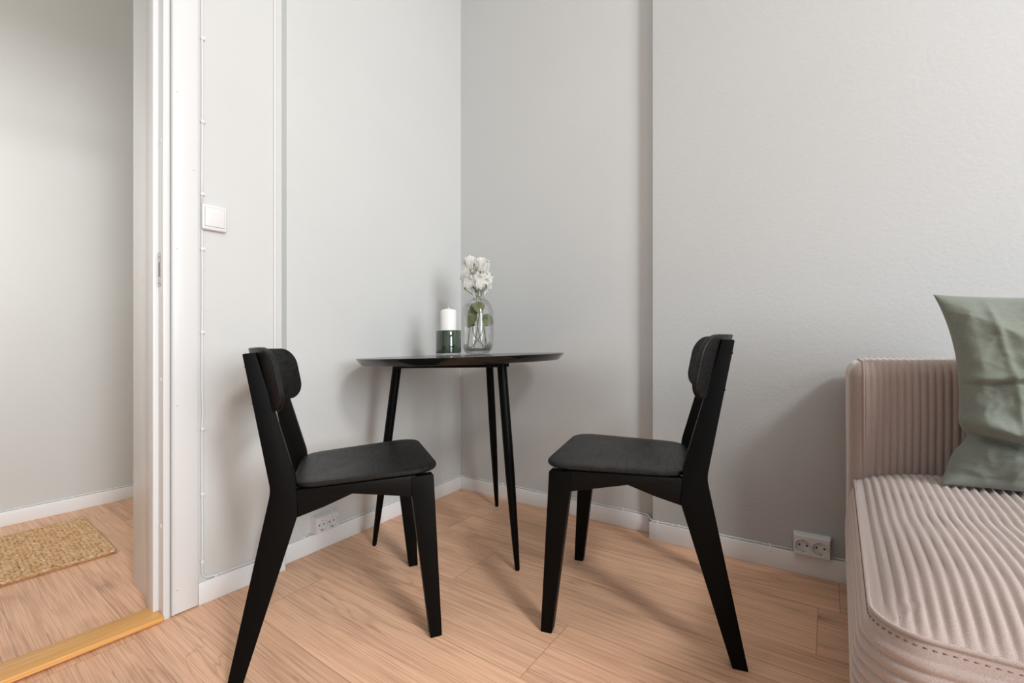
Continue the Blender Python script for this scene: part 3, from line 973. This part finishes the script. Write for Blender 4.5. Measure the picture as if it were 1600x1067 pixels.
# direction check so that positive d grows outwards
sgn = 1 if ((offset_loop(.01)[5] - cen).length > (base_loop[5] - cen).length) else -1
def band_d(z):
    k = min(1., max(0., (z - .165) / (SEAM - .004 - .165)))
    hem = 1. if z < SEAM - .024 else 0.          # flat hem below the seam
    return -.003 + .019 * math.sin(PI * k) ** .7 + (.0042 * (abs(math.sin(PI * (z - .165) / .0152)) ** .75) - .0012) * hem
def skew(p):
    k = min(1., max(0., (SY1 - p.y) / (SY1 - SY0)))
    return Vector((p.x - .015 * k * max(0., 1 - (p.x - SX0) / .8), p.y, p.z))
rings = []
steps = 150
for k in range(steps + 1):
    z = lerp(.165, SEAM - .004, k / steps)
    rings.append([Vector((p.x, p.y, z + .004 * mnoise.noise(Vector((p.x * 3, p.y * 3, 1))))) for p in offset_loop(sgn * band_d(z))])
m = MB().rings(rings, cap=False)
cush = None
band = m
# top panel
def crown(a, b):
    ex = min(a - SX0, SX1 - a); ey = min(b - SY0, (SY1 + .05) - b)
    f = lambda e, w: 1 - (1 - min(max(e, 0) / w, 1)) ** 2.6
    return f(ex, .16) * f(ey, .17)
def bdist(a, b):
    for cx_, sx in ((SX0 + RC, -1), (SX1 - RC, 1)):
        if (a - cx_) * sx > 0 and b < SY0 + RC:
            return RC - math.hypot(a - cx_, b - SY0 - RC)
    return min(a - SX0, SX1 - a, b - SY0)
def top_point(a, b):
    # a, b plan coordinates in the cushion, pulled inside the rounded front corners
    cr = crown(a, b)
    wob = .0035 * mnoise.noise(Vector((a * 6, b * 5, 4.)))
    xr = a + .0042 * mnoise.noise(Vector((a * 1.2, b * 4.5, .3))) * cr
    dip = -.004 * math.exp(-((b + .62) / .05) ** 2)
    edge = bdist(a, b)
    cr *= min(1., max(0., edge) / .035) ** .5
    am = .0056 * min(1., max(0., edge - .003) / .016)
    z = SEAM - .001 + .046 * cr + wob * cr + dip * cr + am * (rib(xr) - .3)
    return Vector((a, b, z))
na = int((SX1 - SX0) / PER * 7); nb_ = 64
def clampcorner(a, b):
    for cx_, sx in ((SX0 + RC, -1), (SX1 - RC, 1)):
        if (a - cx_) * sx > 0 and b < SY0 + RC:
            dx, dy = (a - cx_) / RC, (b - SY0 - RC) / RC
            k = max(abs(dx), abs(dy)); l = math.hypot(dx, dy)
            if l > 1e-6:
                return cx_ + dx * k / l * RC, SY0 + RC + dy * k / l * RC
    return a, b
tp = MB()
def tfn(u, v):
    a = lerp(SX0 - .0, SX1, u); b = lerp(SY0, SY1, v)
    a, b = clampcorner(a, b)
    q = top_point(a, b)
    return q
tp.grid(tfn, na, nb_)
tp.v = [skew(q) for q in tp.v]; band.v = [skew(q) for q in band.v]
tc = tp.build('seat_cushion', CORD, sofa, lean=sl, sharp=0)
band.build('boxing', CORD, tc, lean=sl, sharp=0)
# seam: a cord all round and the stitches just below it
m = MB(); lp = [Vector((p.x, p.y, SEAM - .001)) for p in offset_loop(sgn * -.002)]
m.tube(lp + [lp[0]], .0030, 7, cap=False); m.v = [skew(q) for q in m.v]; m.build('seam_cord', CORD, tc, lean=sl, sharp=0)
m = MB(); off = offset_loop(sgn * (band_d(SEAM - .0105) - .0003)); acc = 0.
for i in range(NB):
    a, b = off[i], off[(i + 1) % NB]
    if b.y > SY1 - .03 and a.y > SY1 - .03: continue
    L_ = (b - a).length; d = (b - a).normalized(); x = (-acc) % .0085
    nrm = Vector((d.y, -d.x)) * -sgn * .2
    while x < L_:
        q = a + d * x + nrm * .0013
        m.tube([Vector((q.x, q.y, SEAM - .0105)), Vector((q.x + d.x * .004, q.y + d.y * .004, SEAM - .0105))], .0011, 5)
        x += .0085
    acc += L_
m.v = [skew(q) for q in m.v]; m.build('stitching', THREAD, tc, lean=sl, sharp=0, label='dark stitching')
# base below the cushion and legs
m = MB(); m.box(.006, SL - .006, -.985, -.03, .06, .172, .012, 3); m.build('base', CORD, sofa, lean=sl)
for lx in (.07, SL - .07):
    for ly in (-.93, -.09):
        m = MB(); m.lathe([(0, 0), (.018, 0), (.026, .062), (0, .062)], 20, c=(lx, ly, 0)); m.build('leg', WZ, sofa, lean=sl)

# ------------------------------------------------------------------ cushion on the sofa
PW, PH = .46, .405
px0, pyb, pzb = .148, -.425, .4545
pw = thing('throw_pillow', 'crumpled sage green linen pillow leaning on the sofa back', 'pillow',
           SA + Vector((.8146 * (px0 + PW / 2) + .58 * pyb, -.58 * (px0 + PW / 2) + .8146 * pyb, .452)), srz)
pw.location.x += K * .452
LEAN = .085                                      # how far the top tips back


def pillow_point(u, v, side):
    """u along, v up, side -1 front / +1 back, in the pillow's own axes (origin bottom middle)"""
    a, b = u * 2 - 1, v * 2 - 1
    pin = .055 * (1 - abs(b) ** 2.2)             # edges drawn in between the corners
    x = a * (PW / 2 - pin * .62 * abs(a) ** 1.5)
    sagz = -.022 * (1 - a * a) * max(b, 0) ** 2
    z = v * PH + sagz
    if b < 0: z += .004 * (1 - a * a)
    th = .072 * ((1 - abs(a) ** 2.6) * (1 - abs(b) ** 2.6)) ** .55
    # folds of the loose cover
    q = Vector((a * 2.1, b * 2.1, side * 2.))
    w = 0.
    for (s_c, amp, sh) in ((.9, .016, 1.), (2.0, .0055, 2.), (5.0, .0016, 3.)):
        nz = mnoise.noise(q * s_c + Vector((sh * 3.1, 1.7, .4)))
        w += amp * (.5 - abs(nz)) * 1.4
    edge = min(1., 5. * min(1 - abs(a), 1 - abs(b)) + .12)
    # deep crease near the bottom and fold lines across the front
    if side < 0:
        cz = .105 - .035 * (a + 1.) * .8
        w -= .026 * math.exp(-((z - cz) / .010) ** 2) * (1. if a < .3 else math.exp(-((a - .3) / .3) ** 2))
        w += .020 * math.exp(-((z - cz - .028) / .016) ** 2)
        cz2 = .212 + .022 * (a + .8)
        w -= .007 * math.exp(-((z - cz2) / .0035) ** 2)
        w += .011 * math.exp(-((z - cz2 - .011) / .009) ** 2)
        cx2 = -.30 + .16 * v
        w += .0075 * math.exp(-((a - cx2) / .045) ** 2) * (v > .3)
        cx3 = -.62 + .05 * math.sin(v * 5)
        w += .004 * math.exp(-((a - cx3) / .03) ** 2) * (v > .2)
    # the cover pinches in at the crease on its left edge
    x += .016 * math.exp(-((v - .235) / .055) ** 2) * math.exp(-((a + 1) / .35) ** 2)
    y = side * th + (w * edge if side < 0 else w * edge * .5) * (-1 if side < 0 else 1)
    y += LEAN * v + .012 * math.sin(a * 2.2 + 1) * v
    if v < .06: y -= .01 * (1 - v / .06) * (side < 0)
    return Vector((x, y, max(z, .0)))


m = MB()
nu, nv = 150, 150
m.grid(lambda u, v: pillow_point(u, v, -1), nu, nv)
N = (nu + 1) * (nv + 1)
m.grid(lambda u, v: pillow_point(u, v, 1), nu, nv)
per = [i * (nv + 1) for i in range(nu + 1)] + [nu * (nv + 1) + j for j in range(1, nv + 1)] + [i * (nv + 1) + nv for i in range(nu - 1, -1, -1)] + [j for j in range(nv - 1, 0, -1)]
for a, b in zip(per, per[1:] + per[:1]):
    m.f.append([a, b, b + N, a + N])
m.build('pillow_cover', LINEN, pw, lean=sl, sharp=0, weld=.0004)

# ------------------------------------------------------------------ doormat in the hall
mu0, mu1, mw0, mw1 = -.93, -.060, -1.305, -.715
mo = pl.p((mu0 + mu1) / 2, 0, (mw0 + mw1) / 2)
mat_ = thing('doormat', 'braided jute doormat on the hall floor beyond the doorway', 'doormat', mo, math.atan2(pl.e.y, pl.e.x))
m = MB(); rnd = random.Random(3)
LX, LY = (mu1 - mu0), (mw1 - mw0)


def tuft(m, c, d, L, r, seed):
    """one plump twist of jute: a bent spindle"""
    rr_ = random.Random(seed); d = d.normalized(); up = Vector((0, 0, 1)); sd = d.cross(up)
    pts = []; rad = []
    for k in range(6):
        s = k / 5 * 2 - 1
        pts.append(c + d * (L * s) + up * (.0055 * (1 - s * s) - .002) + sd * (rr_.uniform(-.0012, .0012)))
        rad.append(max(.0012, r * (1 - s * s * .72) * rr_.uniform(.86, 1.12)))
    m.tube(pts, rad, 6)


rows = int(LX / .0262)
for i in range(rows):
    x = -LX / 2 + .016 + (LX - .032) * i / (rows - 1)
    nst = int(LY / .0125)
    for j in range(nst):
        y = -LY / 2 + .012 + (LY - .024) * (j + .5 * (i % 2) * .6) / nst
        for s in (-1, 1):
            d = Vector((.55 * s + rnd.uniform(-.15, .15), .85, rnd.uniform(-.05, .05)))
            tuft(m, Vector((x + s * .0070 + rnd.uniform(-.0030, .0030), y + (0 if s < 0 else .007), .0105 + rnd.uniform(-.001, .0018))), d, .0125, .0068, i * 1000 + j * 2 + s)
m.build('braided_rows', JUTE, mat_, sharp=0, recalc=False)
m = MB()
for (a, b) in (((-LX / 2, -LY / 2), (LX / 2, -LY / 2)), ((LX / 2, -LY / 2), (LX / 2, LY / 2)), ((LX / 2, LY / 2), (-LX / 2, LY / 2)), ((-LX / 2, LY / 2), (-LX / 2, -LY / 2))):
    a = Vector((*a, 0)); b = Vector((*b, 0)); d = (b - a).normalized(); sd = Vector((-d.y, d.x, 0)); n = int((b - a).length / .014)
    for k in range(n):
        p = a.lerp(b, (k + .5) / n)
        for s in (-1, 1):
            tuft(m, p + Vector((0, 0, .0095)) + sd * s * .003, d + sd * s * .6, .012, .0066, k * 7 + s)
m.build('braided_border', JUTE, mat_, sharp=0, recalc=False)
m = MB(); m.box(-LX / 2 + .004, LX / 2 - .004, -LY / 2 + .004, LY / 2 - .004, .0, .0075); m.build('backing', JUTE, mat_)
m = MB()
for k in range(420):                              # stray fibres
    x = rnd.uniform(-LX / 2, LX / 2); y = rnd.uniform(-LY / 2, LY / 2)
    a = rnd.uniform(0, 2 * PI); l = rnd.uniform(.008, .02)
    if k % 3 == 0:
        e = rnd.choice((0, 1, 2)); x = LX / 2 + .002 if e == 0 else x; y = -LY / 2 if e == 1 else (LY / 2 if e == 2 else y)
    p = Vector((x, y, .013 + rnd.uniform(-.002, .004))); d = Vector((math.cos(a), math.sin(a), rnd.uniform(-.1, .5)))
    m.tube([p, p + d * l * .5, p + d * l + Vector((0, 0, -l * .3))], .00045, 4)
o = m.build('stray_fibres', JUTE, mat_, sharp=0, recalc=False); o['kind'] = 'stuff'

# ------------------------------------------------------------------ light
def area(name, loc, target, sx, sy, power, col=(1, 1, 1), shape='RECTANGLE', spread=None):
    l = bpy.data.lights.new(name, 'AREA'); l.shape = shape; l.size = sx; l.size_y = sy; l.energy = power; l.color = col
    if spread: l.spread = spread
    o = bpy.data.objects.new(name, l); COL.objects.link(o)
    o.location = loc
    d = Vector(target) - Vector(loc)
    o.rotation_euler = d.to_track_quat('-Z', 'Y').to_euler()
    return o


wc = pl.p((WU0 + WU1) / 2, (WZ0 + WZ1) / 2, QW - .02)
area('window_daylight', wc, wc - pl.n, WU1 - WU0 - .1, WZ1 - WZ0 - .1, 72, (.88, .945, 1.))
area('ceiling_lamp', (1.6, -1.3, HC - .25), (.4, .2, 0), .5, .5, 38, (.98, .98, 1.), 'DISK')
hl = pl.p(-1.2, 1.6, -.80)
area('hall_light', hl, hl + pl.e - pl.n * .6, .6, 1.2, 12., (1., .965, .93))  # area light added inside the hall; no window stands there

w = bpy.data.worlds.new('sky'); SC.world = w; w.use_nodes = True
bg = w.node_tree.nodes['Background']; bg.inputs[0].default_value = (.80, .88, 1., 1); bg.inputs[1].default_value = .6

# ------------------------------------------------------------------ camera
cam = bpy.data.cameras.new('camera'); co = bpy.data.objects.new('camera', cam); COL.objects.link(co)
rho = math.atan(K)
Rv = Vector((math.cos(rho), 0, -math.sin(rho))); Uv = Vector((math.sin(rho), 0, math.cos(rho))); Dv = Vector((0, 1, 0))
co.matrix_world = Matrix(((Rv.x, Uv.x, -Dv.x, 0), (Rv.y, Uv.y, -Dv.y, 0), (Rv.z, Uv.z, -Dv.z, .763), (0, 0, 0, 1)))
cam.sensor_fit = 'HORIZONTAL'; cam.sensor_width = 36; cam.lens = 36 * 685 / 1600
cam.shift_y = 10.5 / 1600
cam.clip_start = .02
SC.camera = co
SC.view_settings.view_transform = 'Standard'; SC.view_settings.look = 'None'
SC.view_settings.exposure = .27; SC.view_settings.gamma = 1.; SC.view_settings.use_curve_mapping = False
